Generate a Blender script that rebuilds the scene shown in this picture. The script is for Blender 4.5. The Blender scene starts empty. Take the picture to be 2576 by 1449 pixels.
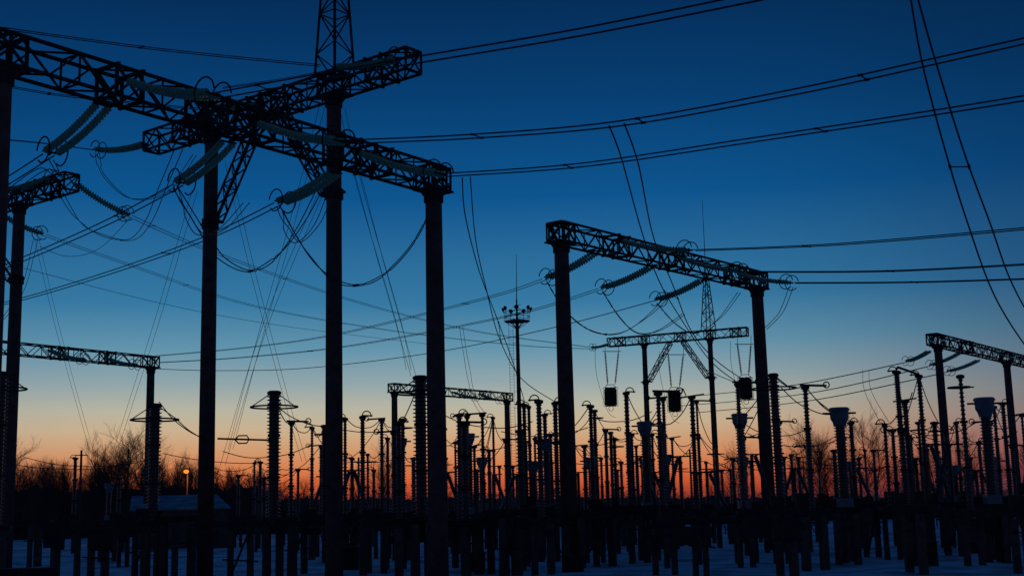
import bpy, math, random
from mathutils import Vector, Matrix
random.seed(7)
sc = bpy.context.scene
COL = sc.collection
sc.view_settings.view_transform = 'Standard'
sc.view_settings.look = 'None'
sc.view_settings.exposure = 0
# ------------------------------------------------------------------ camera
W, H, FP = 2576.0, 1449.0, 3240.0
CAMH = 3.2
PIT = math.radians(9.55); ROL = math.radians(1.35)
F = Vector((0, math.cos(PIT), math.sin(PIT)))
R0 = Vector((1, 0, 0)); U0 = Vector((0, -math.sin(PIT), math.cos(PIT)))
RR = R0*math.cos(ROL) - U0*math.sin(ROL)
UU = U0*math.cos(ROL) + R0*math.sin(ROL)
CP = Vector((0, 0, CAMH))
cd = bpy.data.cameras.new('camera'); cam = bpy.data.objects.new('camera', cd); COL.objects.link(cam)
cd.sensor_width = 36; cd.lens = FP/W*36; cd.clip_end = 6000; cd.clip_start = 0.1
M = Matrix.Identity(4)
for i in range(3):
    M[i][0] = RR[i]; M[i][1] = UU[i]; M[i][2] = -F[i]; M[i][3] = CP[i]
cam.matrix_world = M
sc.camera = cam
def ray(px, py): return F*FP + RR*(px-W/2) + UU*(H/2-py)
def at(px, py, d):
    r = ray(px, py); return CP + r*(d/r.y)
def at_h(px, py, Z):
    r = ray(px, py); return CP + r*((Z-CAMH)/r.z)
def proj(P):
    v = P-CP; z = v.dot(F); return (W/2+v.dot(RR)/z*FP, H/2-v.dot(UU)/z*FP)
def on(P0, P1, px):
    s = 1 if proj(P0.lerp(P1, .5))[0] > proj(P0)[0] else -1
    lo, hi = -0.3, 1.3
    for _ in range(40):
        m = (lo+hi)/2
        if (proj(P0.lerp(P1, m))[0]-px)*s < 0: lo = m
        else: hi = m
    return P0.lerp(P1, (lo+hi)/2)
# ------------------------------------------------------------------ mesh builder
ORI = {}
class MB:
    def __init__(s): s.v = []; s.f = []
    def bar(s, a, b, w, h=None, up=None):
        h = w if h is None else h
        d = (b-a)
        if d.length < 1e-6: return
        d.normalize()
        up = up or (Vector((0, 0, 1)) if abs(d.z) < .95 else Vector((0, 1, 0)))
        x = d.cross(up).normalized(); y = x.cross(d)
        n = len(s.v)
        for p in (a, b):
            for sx, sy in ((-1, -1), (1, -1), (1, 1), (-1, 1)):
                s.v.append(p+x*(sx*w/2)+y*(sy*h/2))
        s.f += [(n, n+3, n+2, n+1), (n+4, n+5, n+6, n+7)]
        for k in range(4): s.f.append((n+k, n+(k+1) % 4, n+4+(k+1) % 4, n+4+k))
    def box(s, c, sx, sy, sz, rz=0):
        n = len(s.v); ca, sa = math.cos(rz), math.sin(rz)
        for z in (-.5, .5):
            for x, y in ((-.5, -.5), (.5, -.5), (.5, .5), (-.5, .5)):
                s.v.append(c+Vector((x*sx*ca-y*sy*sa, x*sx*sa+y*sy*ca, z*sz)))
        s.f += [(n, n+3, n+2, n+1), (n+4, n+5, n+6, n+7)]
        for k in range(4): s.f.append((n+k, n+(k+1) % 4, n+4+(k+1) % 4, n+4+k))
    def tube(s, pts, r, n=6, r2=None, cap=True):
        m = len(pts); base = len(s.v)
        px = None
        for i, p in enumerate(pts):
            t = (pts[min(i+1, m-1)]-pts[max(i-1, 0)]).normalized()
            if px is None:
                u = Vector((0, 0, 1)) if abs(t.z) < .9 else Vector((1, 0, 0))
                px = t.cross(u).normalized()
            else:
                px = (px-t*px.dot(t)).normalized()
            py = t.cross(px)
            rr = r if r2 is None else r+(r2-r)*i/(m-1)
            for k in range(n):
                a = 2*math.pi*k/n
                s.v.append(p+px*(math.cos(a)*rr)+py*(math.sin(a)*rr))
        for i in range(m-1):
            for k in range(n):
                a = base+i*n+k; b = base+i*n+(k+1) % n
                s.f.append((a, b, b+n, a+n))
        if cap:
            s.f.append(tuple(base+k for k in range(n))[::-1]); s.f.append(tuple(base+(m-1)*n+k for k in range(n)))
    def lathe(s, o, ax, prof, n=12):
        ax = ax.normalized(); u = Vector((1, 0, 0)) if abs(ax.x) < .9 else Vector((0, 1, 0))
        x = ax.cross(u).normalized(); y = ax.cross(x); base = len(s.v)
        for t, r in prof:
            for k in range(n):
                a = 2*math.pi*k/n
                s.v.append(o+ax*t+x*(math.cos(a)*r)+y*(math.sin(a)*r))
        for i in range(len(prof)-1):
            for k in range(n):
                a = base+i*n+k; b = base+i*n+(k+1) % n
                s.f.append((a, b, b+n, a+n))
        s.f.append(tuple(base+k for k in range(n))[::-1]); s.f.append(tuple(base+(len(prof)-1)*n+k for k in range(n)))
    def arc(s, c, u, v, R, r, a0=0, a1=360, n=24, m=5):
        pts = [c+u*(R*math.cos(math.radians(a0+(a1-a0)*i/n)))+v*(R*math.sin(math.radians(a0+(a1-a0)*i/n))) for i in range(n+1)]
        s.tube(pts, r, m)
    def build(s, name, mat, parent=None, smooth=False, loc=None):
        me = bpy.data.meshes.new(name); o = bpy.data.objects.new(name, me); COL.objects.link(o)
        if parent is not None: org = ORI[parent.name]; o.parent = parent
        else:
            org = loc if loc is not None else s.v[0].copy(); o.location = org
        me.from_pydata([tuple(p-org) for p in s.v], [], s.f)
        if smooth: me.polygons.foreach_set('use_smooth', [True]*len(me.polygons))
        me.materials.append(mat); ORI[o.name] = org
        return o
def root(name, loc):
    o = bpy.data.objects.new(name, None); COL.objects.link(o); o.location = loc; o.empty_display_size = .3
    ORI[o.name] = Vector(loc); return o
def tag(o, label, cat, group=None, kind=None):
    if label: o['label'] = label
    if cat: o['category'] = cat
    if group: o['group'] = group
    if kind: o['kind'] = kind
    return o
PEND = []
def later(o, phrase, cat, px, group): o['category'] = cat; o['group'] = group; PEND.append((o, phrase, px))
# ------------------------------------------------------------------ materials
def lin(c):
    return tuple(((x/255)/12.92 if x/255 <= .04045 else ((x/255+.055)/1.055)**2.4) for x in c)+(1,)
def mat(name, c1, c2, scale=4, rough=.6, metal=0, bump=.0, spec=.4, detail=6):
    m = bpy.data.materials.new(name); m.use_nodes = True; nt = m.node_tree; b = nt.nodes['Principled BSDF']
    tc = nt.nodes.new('ShaderNodeTexCoord'); no = nt.nodes.new('ShaderNodeTexNoise'); rp = nt.nodes.new('ShaderNodeValToRGB')
    no.inputs['Scale'].default_value = scale; no.inputs['Detail'].default_value = detail
    nt.links.new(tc.outputs['Object'], no.inputs['Vector']); nt.links.new(no.outputs['Fac'], rp.inputs['Fac'])
    rp.color_ramp.elements[0].color = (*c1, 1); rp.color_ramp.elements[1].color = (*c2, 1)
    rp.color_ramp.elements[0].position = .3; rp.color_ramp.elements[1].position = .7
    nt.links.new(rp.outputs['Color'], b.inputs['Base Color'])
    b.inputs['Roughness'].default_value = rough; b.inputs['Metallic'].default_value = metal
    b.inputs['Specular IOR Level'].default_value = spec
    if bump:
        bp = nt.nodes.new('ShaderNodeBump'); bp.inputs['Strength'].default_value = bump; bp.inputs['Distance'].default_value = .05
        nt.links.new(no.outputs['Fac'], bp.inputs['Height']); nt.links.new(bp.outputs['Normal'], b.inputs['Normal'])
    return m
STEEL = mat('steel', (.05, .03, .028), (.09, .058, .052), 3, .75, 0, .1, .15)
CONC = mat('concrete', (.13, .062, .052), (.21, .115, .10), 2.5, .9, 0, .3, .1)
GLASS = mat('glass_insulator', (.26, .50, .34), (.42, .62, .46), 6, .2, 0, 0, .8)
gn = GLASS.node_tree; gb = gn.nodes['Principled BSDF']; tr_ = gn.nodes.new('ShaderNodeBsdfTranslucent'); tr_.inputs['Color'].default_value = (.5, .78, .55, 1)
gm = gn.nodes.new('ShaderNodeMixShader'); gm.inputs[0].default_value = .4
gn.links.new(gb.outputs[0], gm.inputs[1]); gn.links.new(tr_.outputs[0], gm.inputs[2]); gn.links.new(gm.outputs[0], gn.nodes['Material Output'].inputs['Surface'])
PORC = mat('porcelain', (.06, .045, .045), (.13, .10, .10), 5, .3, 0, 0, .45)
PAINT = mat('grey_paint', (.16, .16, .17), (.26, .26, .27), 2, .5, 0, .05, .4)
WIRE = mat('wire', (.03, .03, .035), (.05, .05, .05), 3, .6)
BARK = mat('bark', (.10, .065, .055), (.18, .11, .09), 3, .9, 0, 0, .1)
FOREST = mat('forest', (.14, .06, .05), (.24, .12, .095), .2, .95, 0, 0, .05)
FENCE = mat('fence', (.045, .033, .033), (.075, .055, .05), 1.2, .9, 0, .2, .1)
ROOFS = mat('roof_snow', (.16, .17, .19), (.42, .43, .45), .7, .9, 0, .6, .2)
WALL = mat('shed_wall', (.12, .08, .06), (.2, .13, .09), 2, .8)
def emit(name, c, s):
    m = bpy.data.materials.new(name); m.use_nodes = True; nt = m.node_tree
    b = nt.nodes['Principled BSDF']; b.inputs['Emission Color'].default_value = (*c, 1); b.inputs['Emission Strength'].default_value = s
    b.inputs['Base Color'].default_value = (.01, .01, .01, 1); b.inputs['Specular IOR Level'].default_value = 0; return m
BULB = emit('lit_bulb', (1, .25, .02), 1.5); WINL = emit('lit_window', (1, .4, .15), .12)
# ------------------------------------------------------------------ world
w = bpy.data.worlds.new('World'); sc.world = w; w.use_nodes = True; nt = w.node_tree; nt.nodes.clear()
N = nt.nodes.new; L = nt.links.new
tc = N('ShaderNodeTexCoord'); nz = N('ShaderNodeVectorMath'); nz.operation = 'NORMALIZE'; L(tc.outputs['Generated'], nz.inputs[0])
sp = N('ShaderNodeSeparateXYZ'); L(nz.outputs[0], sp.inputs[0])
m2 = N('ShaderNodeMath'); m2.operation = 'MULTIPLY'; m2.inputs[1].default_value = 2; L(sp.outputs['Z'], m2.inputs[0])
def ramp(stops):
    r = N('ShaderNodeValToRGB'); e = r.color_ramp.elements
    while len(e) > 1: e.remove(e[-1])
    for i, (z, c) in enumerate(stops):
        x = e[0] if i == 0 else e.new(z*2)
        x.position = z*2; x.color = lin(c)
    L(m2.outputs[0], r.inputs['Fac']); return r
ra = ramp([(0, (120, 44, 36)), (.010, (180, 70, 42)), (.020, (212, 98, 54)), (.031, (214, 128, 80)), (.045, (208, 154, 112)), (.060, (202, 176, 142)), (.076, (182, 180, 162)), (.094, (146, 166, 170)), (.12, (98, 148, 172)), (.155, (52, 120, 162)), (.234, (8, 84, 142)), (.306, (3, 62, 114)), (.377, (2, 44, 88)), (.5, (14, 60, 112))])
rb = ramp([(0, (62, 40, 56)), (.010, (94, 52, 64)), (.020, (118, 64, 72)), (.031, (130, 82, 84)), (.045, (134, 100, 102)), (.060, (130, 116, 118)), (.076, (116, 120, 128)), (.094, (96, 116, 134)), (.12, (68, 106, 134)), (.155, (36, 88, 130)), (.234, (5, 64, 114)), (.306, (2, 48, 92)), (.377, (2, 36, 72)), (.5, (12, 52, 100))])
hz = N('ShaderNodeVectorMath'); hz.operation = 'MULTIPLY'; hz.inputs[1].default_value = (1, 1, 0); L(nz.outputs[0], hz.inputs[0])
hn = N('ShaderNodeVectorMath'); hn.operation = 'NORMALIZE'; L(hz.outputs[0], hn.inputs[0])
AZ = math.radians(-6)
dt = N('ShaderNodeVectorMath'); dt.operation = 'DOT_PRODUCT'; dt.inputs[1].default_value = (math.sin(AZ), math.cos(AZ), 0); L(hn.outputs[0], dt.inputs[0])
mr = N('ShaderNodeMapRange'); mr.interpolation_type = 'SMOOTHSTEP'; L(dt.outputs['Value'], mr.inputs[0])
mr.inputs['From Min'].default_value = .865; mr.inputs['From Max'].default_value = .99
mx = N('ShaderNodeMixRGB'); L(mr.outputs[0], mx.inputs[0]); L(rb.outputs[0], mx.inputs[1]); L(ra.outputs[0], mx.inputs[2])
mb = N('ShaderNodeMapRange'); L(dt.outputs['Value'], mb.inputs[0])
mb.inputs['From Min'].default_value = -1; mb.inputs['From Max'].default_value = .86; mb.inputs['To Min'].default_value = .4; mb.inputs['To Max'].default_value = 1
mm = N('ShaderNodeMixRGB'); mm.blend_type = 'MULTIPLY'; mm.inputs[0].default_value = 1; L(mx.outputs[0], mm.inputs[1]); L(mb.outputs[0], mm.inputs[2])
sky = N('ShaderNodeTexSky'); sky.sky_type = 'NISHITA'; sky.sun_disc = False; sky.sun_elevation = math.radians(-4); sky.sun_rotation = AZ
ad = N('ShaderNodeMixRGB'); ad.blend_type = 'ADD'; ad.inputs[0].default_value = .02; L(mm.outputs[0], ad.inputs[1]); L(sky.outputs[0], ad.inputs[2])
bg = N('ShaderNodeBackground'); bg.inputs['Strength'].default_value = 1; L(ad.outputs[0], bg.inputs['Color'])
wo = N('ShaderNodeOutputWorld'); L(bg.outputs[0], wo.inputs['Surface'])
sl = bpy.data.lights.new('sun', 'SUN'); sl.energy = .02; sl.angle = math.radians(6); sl.color = (1, .5, .3)
so = bpy.data.objects.new('sun', sl); COL.objects.link(so)
so.rotation_euler = Vector((-math.sin(AZ)*1, -math.cos(AZ), -.03)).to_track_quat('-Z', 'Y').to_euler()
# ------------------------------------------------------------------ ground
def snow_mat():
    m = bpy.data.materials.new('snow'); m.use_nodes = True; nt = m.node_tree; b = nt.nodes['Principled BSDF']
    tc = nt.nodes.new('ShaderNodeTexCoord'); a = nt.nodes.new('ShaderNodeTexNoise'); a.inputs['Scale'].default_value = .3; a.inputs['Detail'].default_value = 8
    c = nt.nodes.new('ShaderNodeTexNoise'); c.inputs['Scale'].default_value = 2.5; c.inputs['Detail'].default_value = 6
    nt.links.new(tc.outputs['Object'], a.inputs['Vector']); nt.links.new(tc.outputs['Object'], c.inputs['Vector'])
    r = nt.nodes.new('ShaderNodeValToRGB'); r.color_ramp.elements[0].color = (.36, .31, .33, 1); r.color_ramp.elements[1].color = (.85, .78, .84, 1)
    r.color_ramp.elements[0].position = .36; r.color_ramp.elements[1].position = .55
    nt.links.new(a.outputs['Fac'], r.inputs['Fac']); nt.links.new(r.outputs[0], b.inputs['Base Color'])
    ma = nt.nodes.new('ShaderNodeMath'); ma.operation = 'ADD'; nt.links.new(a.outputs['Fac'], ma.inputs[0]); nt.links.new(c.outputs['Fac'], ma.inputs[1])
    bp = nt.nodes.new('ShaderNodeBump'); bp.inputs['Strength'].default_value = .7; bp.inputs['Distance'].default_value = .3
    nt.links.new(ma.outputs[0], bp.inputs['Height']); nt.links.new(bp.outputs['Normal'], b.inputs['Normal'])
    b.inputs['Roughness'].default_value = .9; b.inputs['Specular IOR Level'].default_value = .2
    return m
g = MB()
nx, ny = 90, 110
for j in range(ny+1):
    y = -40+240*(j/ny)
    for i in range(nx+1):
        x = -90+180*i/nx
        inner = 0 < i < nx and 0 < j < ny
        g.v.append(Vector((x, y, (random.uniform(-.06, .06)+.06*math.sin(x*.7)*math.cos(y*.5)) if inner else 0)))
for j in range(ny):
    for i in range(nx):
        a = j*(nx+1)+i; g.f.append((a, a+1, a+nx+2, a+nx+1))
b0 = len(g.v)
for x in (-2500, -90, 90, 2500):
    for y in (-2500, -40, 200, 4000): g.v.append(Vector((x, y, 0)))
for i in range(3):
    for j in range(3):
        if i == 1 and j == 1: continue
        a = b0+i*4+j; g.f.append((a, a+4, a+5, a+1))
tag(g.build('ground', snow_mat(), smooth=True, loc=Vector((0, 0, 0))), 'snow covered ground of the switchyard', 'ground', kind='structure')
# ------------------------------------------------------------------ lattice
def frame(P0, P1):
    d = (P1-P0).normalized()
    u = Vector((0, 0, 1)) if abs(d.z) < .8 else Vector((.79, -.61, 0))
    s = d.cross(u).normalized(); return d, s, s.cross(d)
def lattice(ch, la, P0, P1, w0, w1, n, cw, lw, cross=False):
    d, s, u = frame(P0, P1)
    def c(t, k):
        w_ = w0+(w1-w0)*t
        sx, sy = ((-1, -1), (1, -1), (1, 1), (-1, 1))[k]
        return P0.lerp(P1, t)+s*(sx*w_/2)+u*(sy*w_/2)
    for k in range(4): ch.bar(c(0, k), c(1, k), cw, up=u)
    for i in range(n):
        t0, t1 = i/n, (i+1)/n
        for k in range(4):
            k2 = (k+1) % 4
            if (i+k) % 2: la.bar(c(t0, k), c(t1, k2), lw)
            else: la.bar(c(t0, k2), c(t1, k), lw)
            if i % 3 == 0: la.bar(c(t0, k), c(t0, k2), lw)
    for t in (0, 1):
        for k in range(4): ch.bar(c(t, k), c(t, (k+1) % 4), cw)
        la.bar(c(t, 0), c(t, 2), lw); la.bar(c(t, 1), c(t, 3), lw)
def gantry(label, p0, p1, Z, cols, cat='gantry', mast=None, brace=False, nodes=(), group=None, name='portal_gantry', bw=1.0, whip=6, mh=9, cr=.39):
    P0 = at_h(*p0, Z); P1 = at_h(*p1, Z)
    C = [on(P0, P1, x) for x in cols]
    r = root(name, (C[0].x, C[0].y, 0)); tag(r, label, cat, group)
    n = max(8, int((P1-P0).length/1.05))
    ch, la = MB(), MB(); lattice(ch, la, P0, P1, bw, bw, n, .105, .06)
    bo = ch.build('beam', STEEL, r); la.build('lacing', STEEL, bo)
    d, s, u = frame(P0, P1)
    for c in C:
        m = MB(); zt = Z-bw/2-.02
        m.lathe(Vector((c.x, c.y, 0)), Vector((0, 0, 1)), [(0, cr+.03), (zt*.5, cr), (zt-.3, cr-.04), (zt, cr-.04)], 20)
        co = m.build('column', CONC, r, smooth=True)
        b = MB()
        b.lathe(Vector((c.x, c.y, zt-.55)), Vector((0, 0, 1)), [(0, cr-.03), (.02, cr+.03), (.3, cr+.03), (.32, .47), (.5, .58), (.55, .58)], 12)
        b.bar(Vector((c.x, c.y, zt-.02))-d*.75, Vector((c.x, c.y, zt-.02))+d*.75, bw+.1, .08)
        b.build('bracket', STEEL, co)
        q = MB()
        for k in (-.55, 0, .55):
            for sx in (-1, 1):
                e = c+d*k+s*(sx*(bw/2+.02)); q.bar(e-u*bw/2, e+u*bw/2, .1)
                q.bar(c+d*k-s*bw/2+u*(sx*(bw/2)), c+d*k+s*bw/2+u*(sx*bw/2), .1)
        for sx in (-1, 1):
            e = c+s*(sx*(bw/2+.03)); q.bar(e-d*.55-u*bw/2, e+d*.55+u*bw/2, .08); q.bar(e+d*.55-u*bw/2, e-d*.55+u*bw/2, .08)
        q.build('gusset', STEEL, bo)
    for x in nodes:
        c = on(P0, P1, x); q = MB()
        for k in (-.5, .5):
            for sx in (-1, 1):
                e = c+d*k+s*(sx*(bw/2+.03)); q.bar(e-u*(bw/2+.08), e+u*(bw/2+.08), .11)
                q.bar(c+d*k-s*(bw/2+.15)+u*(sx*(bw/2+.03)), c+d*k+s*(bw/2+.15)+u*(sx*(bw/2+.03)), .11)
        for sx in (-1, 1):
            e = c+s*(sx*(bw/2+.03)); q.bar(e-d*.5-u*bw/2, e+d*.5+u*bw/2, .08); q.bar(e+d*.5-u*bw/2, e-d*.5+u*bw/2, .08)
        q.build('gusset', STEEL, bo)
    if brace:
        for c, t in ((C[0], .40), (C[1], .40)):
            o_ = C[1] if c is C[0] else C[0]
            top = c.lerp(o_, t)-Vector((0, 0, bw/2+.1))
            dd = (o_-c).normalized()
            bot = Vector((c.x, c.y, Z-5.1))+dd*.45
            ch, la = MB(), MB(); lattice(ch, la, bot, top, .5, .5, 9, .08, .05)
            b = ch.build('knee_brace', STEEL, r); la.build('lacing', STEEL, b)
            k = MB(); k.lathe(Vector((c.x, c.y, Z-5.5)), Vector((0, 0, 1)), [(0, cr-.01), (.02, cr+.06), (.5, cr+.06), (.52, cr-.01)], 12)
            k.bar(Vector((c.x, c.y, Z-5.2))-dd*.6, Vector((c.x, c.y, Z-5.2))+dd*.75, .35, .12); k.build('clamp', STEEL, r)
    if mast is not None:
        c = on(P0, P1, mast); b0 = c+Vector((0, 0, bw/2))
        ch, la = MB(), MB(); lattice(ch, la, b0, b0+Vector((0, 0, mh)), 1.3, .4, 9, .085, .05)
        ms = ch.build('mast', STEEL, r); la.build('lacing', STEEL, ms)
        k = MB(); k.tube([b0+Vector((0, 0, mh-.5)), b0+Vector((0, 0, mh+whip))], .06, 6, .025); k.build('lightning_rod', STEEL, ms)
    return P0, P1, r
A0, A1, _ = gantry('long lattice beam sloping from top left to the fourth tall column', (-60, 112), (1101, 454), 17.3, (3, 1090), nodes=(300, 520, 640, 860, 940), name='portal_gantry', cr=.40)
T0, T1, _ = gantry('tall gantry with lattice spire and knee braces crossing behind the long beam', (381, 361), (1040, 153), 22.8, (533, 840), mast=842, brace=True, nodes=(470, 660, 720, 960), cr=.38)
L0, L1, _ = gantry('left edge gantry end on a single column below the long beam', (-260, 590), (180, 457), 22.8, (50, -230), brace=True, nodes=(120,))
G10, G11, _ = gantry('low distant gantry at far left ending at a thinner column', (-60, 868), (392, 912), 17.3, (380, -50), nodes=(150, 270))
G20, G21, _ = gantry('small distant gantry behind the fourth tall column', (985, 975), (1283, 999), 17.3, (992, 1275), nodes=(1170, 1220))
B0, B1, _ = gantry('right gantry on two thick columns with beam falling to the right', (1400, 584), (1914, 709), 17.3, (1411, 1903), nodes=(1550, 1690, 1850), cr=.42)
C0, C1, _ = gantry('small gantry at the far right edge', (2344, 853), (2640, 925), 17.3, (2358, 2531), nodes=(2430,))
H0, H1, _ = gantry('distant gantry with thin spire and knee braces framed under the right gantry', (1531, 862), (1880, 834), 22.8, (1620, 1785), mast=1783, brace=True, nodes=(1560, 1710, 1850), mh=6.5, whip=9.5, cr=.34)
# ------------------------------------------------------------------ insulator strings
def disc_prof(Ln, R, sp_):
    n = max(3, int(Ln/sp_)); p = [(0, .03)]
    for i in range(n):
        t = Ln*(i+.15)/n; q = Ln/n
        p += [(t, .05), (t+q*.14, R*.5), (t+q*.36, R), (t+q*.46, R*.95), (t+q*.55, .06)]
    return p+[(Ln, .03)]
def string(label, a, b, double=.46, R=.14, ring=True, group='tension insulator strings', name='insulator_string', sag=.14, pitch=.165):
    r = root(name, a); tag(r, label, 'insulator', group)
    d = (b-a).normalized(); s = d.cross(Vector((0, 0, 1)))
    if s.length < .1: s = Vector((1, 0, 0))
    s.normalize(); u = s.cross(d)
    offs = (-double/2, double/2) if double else (0,)
    Ln = (b-a).length
    for o_ in offs:
        m = MB(); k = 4
        for i in range(k):   # slightly sagging chain
            def pt(t): return a.lerp(b, .06+.88*t)+s*o_-u*(sag*4*t*(1-t)*Ln/4.5)
            p, q = pt(i/k), pt((i+1)/k)
            m.lathe(p, q-p, disc_prof((q-p).length, R, pitch), 14)
        m.build('disc_chain', GLASS, r, smooth=False)
    m = MB()
    for e in (a.lerp(b, .05), a.lerp(b, .95)): m.bar(e-s*(double/2+.1), e+s*(double/2+.1), .09, .05)
    m.bar(a, b.lerp(a, .94), .03); m.bar(a, a.lerp(b, .06), .07); m.bar(b.lerp(a, .06), b, .07); m.build('yoke', STEEL, r)
    if ring:
        for o_ in offs:
            m = MB(); m.arc(a.lerp(b, .93)+s*(o_*1.5), d, u, .46, .03, 20, 330, 22, 5); m.build('corona_ring', STEEL, r)
    return r
def bd(P0, P1, px): return on(P0, P1, px).y
for i, (x0, y0, x1, y1) in enumerate([(325, 208, 552, 240), (650, 312, 868, 358), (905, 385, 1118, 440)]):
    d = bd(A0, A1, x0); string(('uppermost', 'middle', 'lowest')[i]+' insulator string lying along the near side of the long beam', at(x0, y0, d-.7), at(x1, y1, d-3.4))
for i, (x0, y0, x1, y1) in enumerate([(268, 258, 122, 390), (582, 352, 448, 465), (852, 430, 700, 512)]):
    d = bd(A0, A1, x0); string(('leftmost', 'middle', 'rightmost')[i]+' insulator string hanging down left below the long beam', at(x0, y0, d+.5), at(x1, y1, d+3.2))
for i, (x0, y0, x1, y1) in enumerate([(1560, 606, 1742, 630), (1700, 646, 1872, 684), (1850, 686, 1995, 712)]):
    d = bd(B0, B1, x0); string(('leftmost', 'middle', 'rightmost')[i]+' insulator string along the near side of the right gantry beam', at(x0, y0, d-.7), at(x1, y1, d-3.4))
for i, (x0, y0, x1, y1) in enumerate([(1510, 628, 1372, 702), (1645, 668, 1512, 726), (1772, 702, 1648, 756)]):
    d = bd(B0, B1, x0); string(('leftmost', 'middle', 'rightmost')[i]+' insulator string hanging down left below the right gantry beam', at(x0, y0, d+.5), at(x1, y1, d+3.2))
dC = bd(C0, C1, 2400)
for i, (x0, y0, x1, y1) in enumerate([(2340, 882, 2280, 910), (2420, 885, 2338, 920), (2465, 905, 2382, 935)]):
    string(('leftmost', 'middle', 'rightmost')[i]+' insulator string hanging left from the far-right gantry', at(x0, y0, dC), at(x1, y1, dC+3))
dT = T0.y
string('insulator string at the left end of the spire gantry beam', at(372, 362, dT), at(238, 378, dT+3), .3)
string('insulator string lying on the upper right arm of the spire gantry', at(845, 170, bd(T0, T1, 845)-.7), at(1010, 146, T1.y-.6), .3)
string('insulator string lying on the spire gantry beam left of the spire', at(500, 262, bd(T0, T1, 500)-.8), at(660, 268, bd(T0, T1, 660)-.8), .3)
dL = L1.y
string('insulator string falling right from the left edge gantry tip', at(187, 460, dL), at(325, 543, dL+3), .3)
string('insulator string at left edge under the single column gantry', at(-5, 535, dL+6), at(108, 590, dL+9), .3)
string('insulator string on top of the left edge gantry beam', at(10, 478, bd(L0, L1, 10)-.8), at(140, 444, bd(L0, L1, 140)-.8), .3)
string('small insulator string at left tip of the distant spire gantry', at(1530, 866, H0.y), at(1488, 874, H0.y+3), .3)
for i, (x0, y0, x1, y1) in enumerate([(120, 880, 215, 905), (265, 900, 345, 918)]):
    dg = bd(G10, G11, x0); string(('left', 'right')[i]+' insulator string along the low distant gantry at far left', at(x0, y0, dg-.7), at(x1, y1, dg-3))
for i, (x0, y0, x1, y1) in enumerate([(1135, 985, 1200, 1000), (1205, 990, 1262, 1008)]):
    dg = bd(G20, G21, x0); string(('left', 'right')[i]+' insulator string along the small gantry behind the fourth column', at(x0, y0, dg-.7), at(x1, y1, dg-3))
dg = bd(C0, C1, 2500); string('insulator string at the right frame edge on the far-right gantry', at(2500, 885, dg-.7), at(2585, 908, dg-3))
# ------------------------------------------------------------------ cables
def spl(pts, sub=10):
    q = [(x, y, 1.0/d) for x, y, d in pts]
    out = []
    for i in range(len(q)-1):
        p0, p1, p2, p3 = q[max(i-1, 0)], q[i], q[i+1], q[min(i+2, len(q)-1)]
        for k in range(sub):
            t = k/sub
            out.append(tuple(.5*((2*p1[j])+(-p0[j]+p2[j])*t+(2*p0[j]-5*p1[j]+4*p2[j]-p3[j])*t*t+(-p0[j]+3*p1[j]-3*p2[j]+p3[j])*t**3) for j in range(3)))
    out.append(q[-1])
    return [at(x, y, 1/w_) for x, y, w_ in out]
def cable(label, pts, r=.027, twin=.4, pts2=None, spacers=(), group=None, name='power_line', cat='wire', pend=None):
    P = spl(pts)
    if not twin and not pts2:
        m = MB(); m.tube(P, r, 5); o = m.build(name, WIRE, smooth=True)
        if pend: later(o, pend, cat, pts[0][0], group)
        else: tag(o, label, cat, group)
        return o
    rt = root(name, P[0]); tag(rt, label, cat, group)
    if pts2: S = [P, spl(pts2)]
    else:
        S = [[], []]
        for i, p in enumerate(P):
            t = (P[min(i+1, len(P)-1)]-P[max(i-1, 0)]); s = Vector((t.y, -t.x, 0))
            s = s.normalized() if s.length > t.length*.25 else Vector((.8, .6, 0))
            if s.x < 0: s = -s
            S[0].append(p-s*twin/2); S[1].append(p+s*twin/2)
    for q in S:
        m = MB(); m.tube(q, r, 5); m.build('conductor', WIRE, rt, smooth=True)
    for t in spacers:
        i = int(t*(len(P)-1)); a, b = (q[i] for q in S); m = MB(); m.bar(a, b, .03)
        for e in (a, b):
            dd = (P[min(i+1, len(P)-1)]-P[i-1]).normalized(); m.bar(e-dd*.07, e+dd*.07, .065)
        m.build('spacer', WIRE, rt)
    return rt
def da(x0): return bd(A0, A1, x0)
def db(x0): return bd(B0, B1, x0)
d1, d2, d3 = da(325)-3.4, da(650)-3.4, da(905)-3.4
cable('twin conductor rising past the spire gantry arm to the top edge', [(552, 240, d1), (800, 195, d1-2), (1060, 150, d1-4), (1450, 84, d1-7), (1860, 2, d1-10), (2050, -40, d1-11)], spacers=(.1,), twin=.5)
cable('twin conductor from behind the spire column rising to the upper right edge', [(868, 358, d2), (1200, 343, d2-3), (1570, 310, d2-6), (2000, 232, d2-8), (2330, 160, d2-10), (2640, 90, d2-11)], spacers=(.2, .42, .7), twin=.5)
cable('twin conductor from the long beam end rising to the right edge', [(1118, 441, d3), (1470, 415, d3-3), (1900, 352, d3-7), (2300, 292, d3-11), (2640, 238, d3-13)], spacers=(.24, .6), twin=.5)
e1_, e2_, e3_ = db(1560)-3.4, db(1700)-3.4, db(1850)-3.4
cable('upper twin conductor leaving the right gantry towards the right edge', [(1742, 630, e1_), (2120, 614, e1_-8), (2640, 570, e1_-16)], spacers=(.42,), twin=.5)
cable('middle twin conductor leaving the right gantry towards the right edge', [(1872, 684, e2_), (2240, 682, e2_-7), (2640, 662, e2_-15)], spacers=(.5,), twin=.5)
cable('lower twin conductor leaving the right gantry towards the right edge', [(1995, 712, e3_), (2300, 710, e3_-6), (2640, 700, e3_-13)], spacers=(.5,), twin=.5)
f1_, f2_, f3_ = db(1510)+3.2, db(1645)+3.2, db(1772)+3.2
dG = G11.y-1
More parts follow.
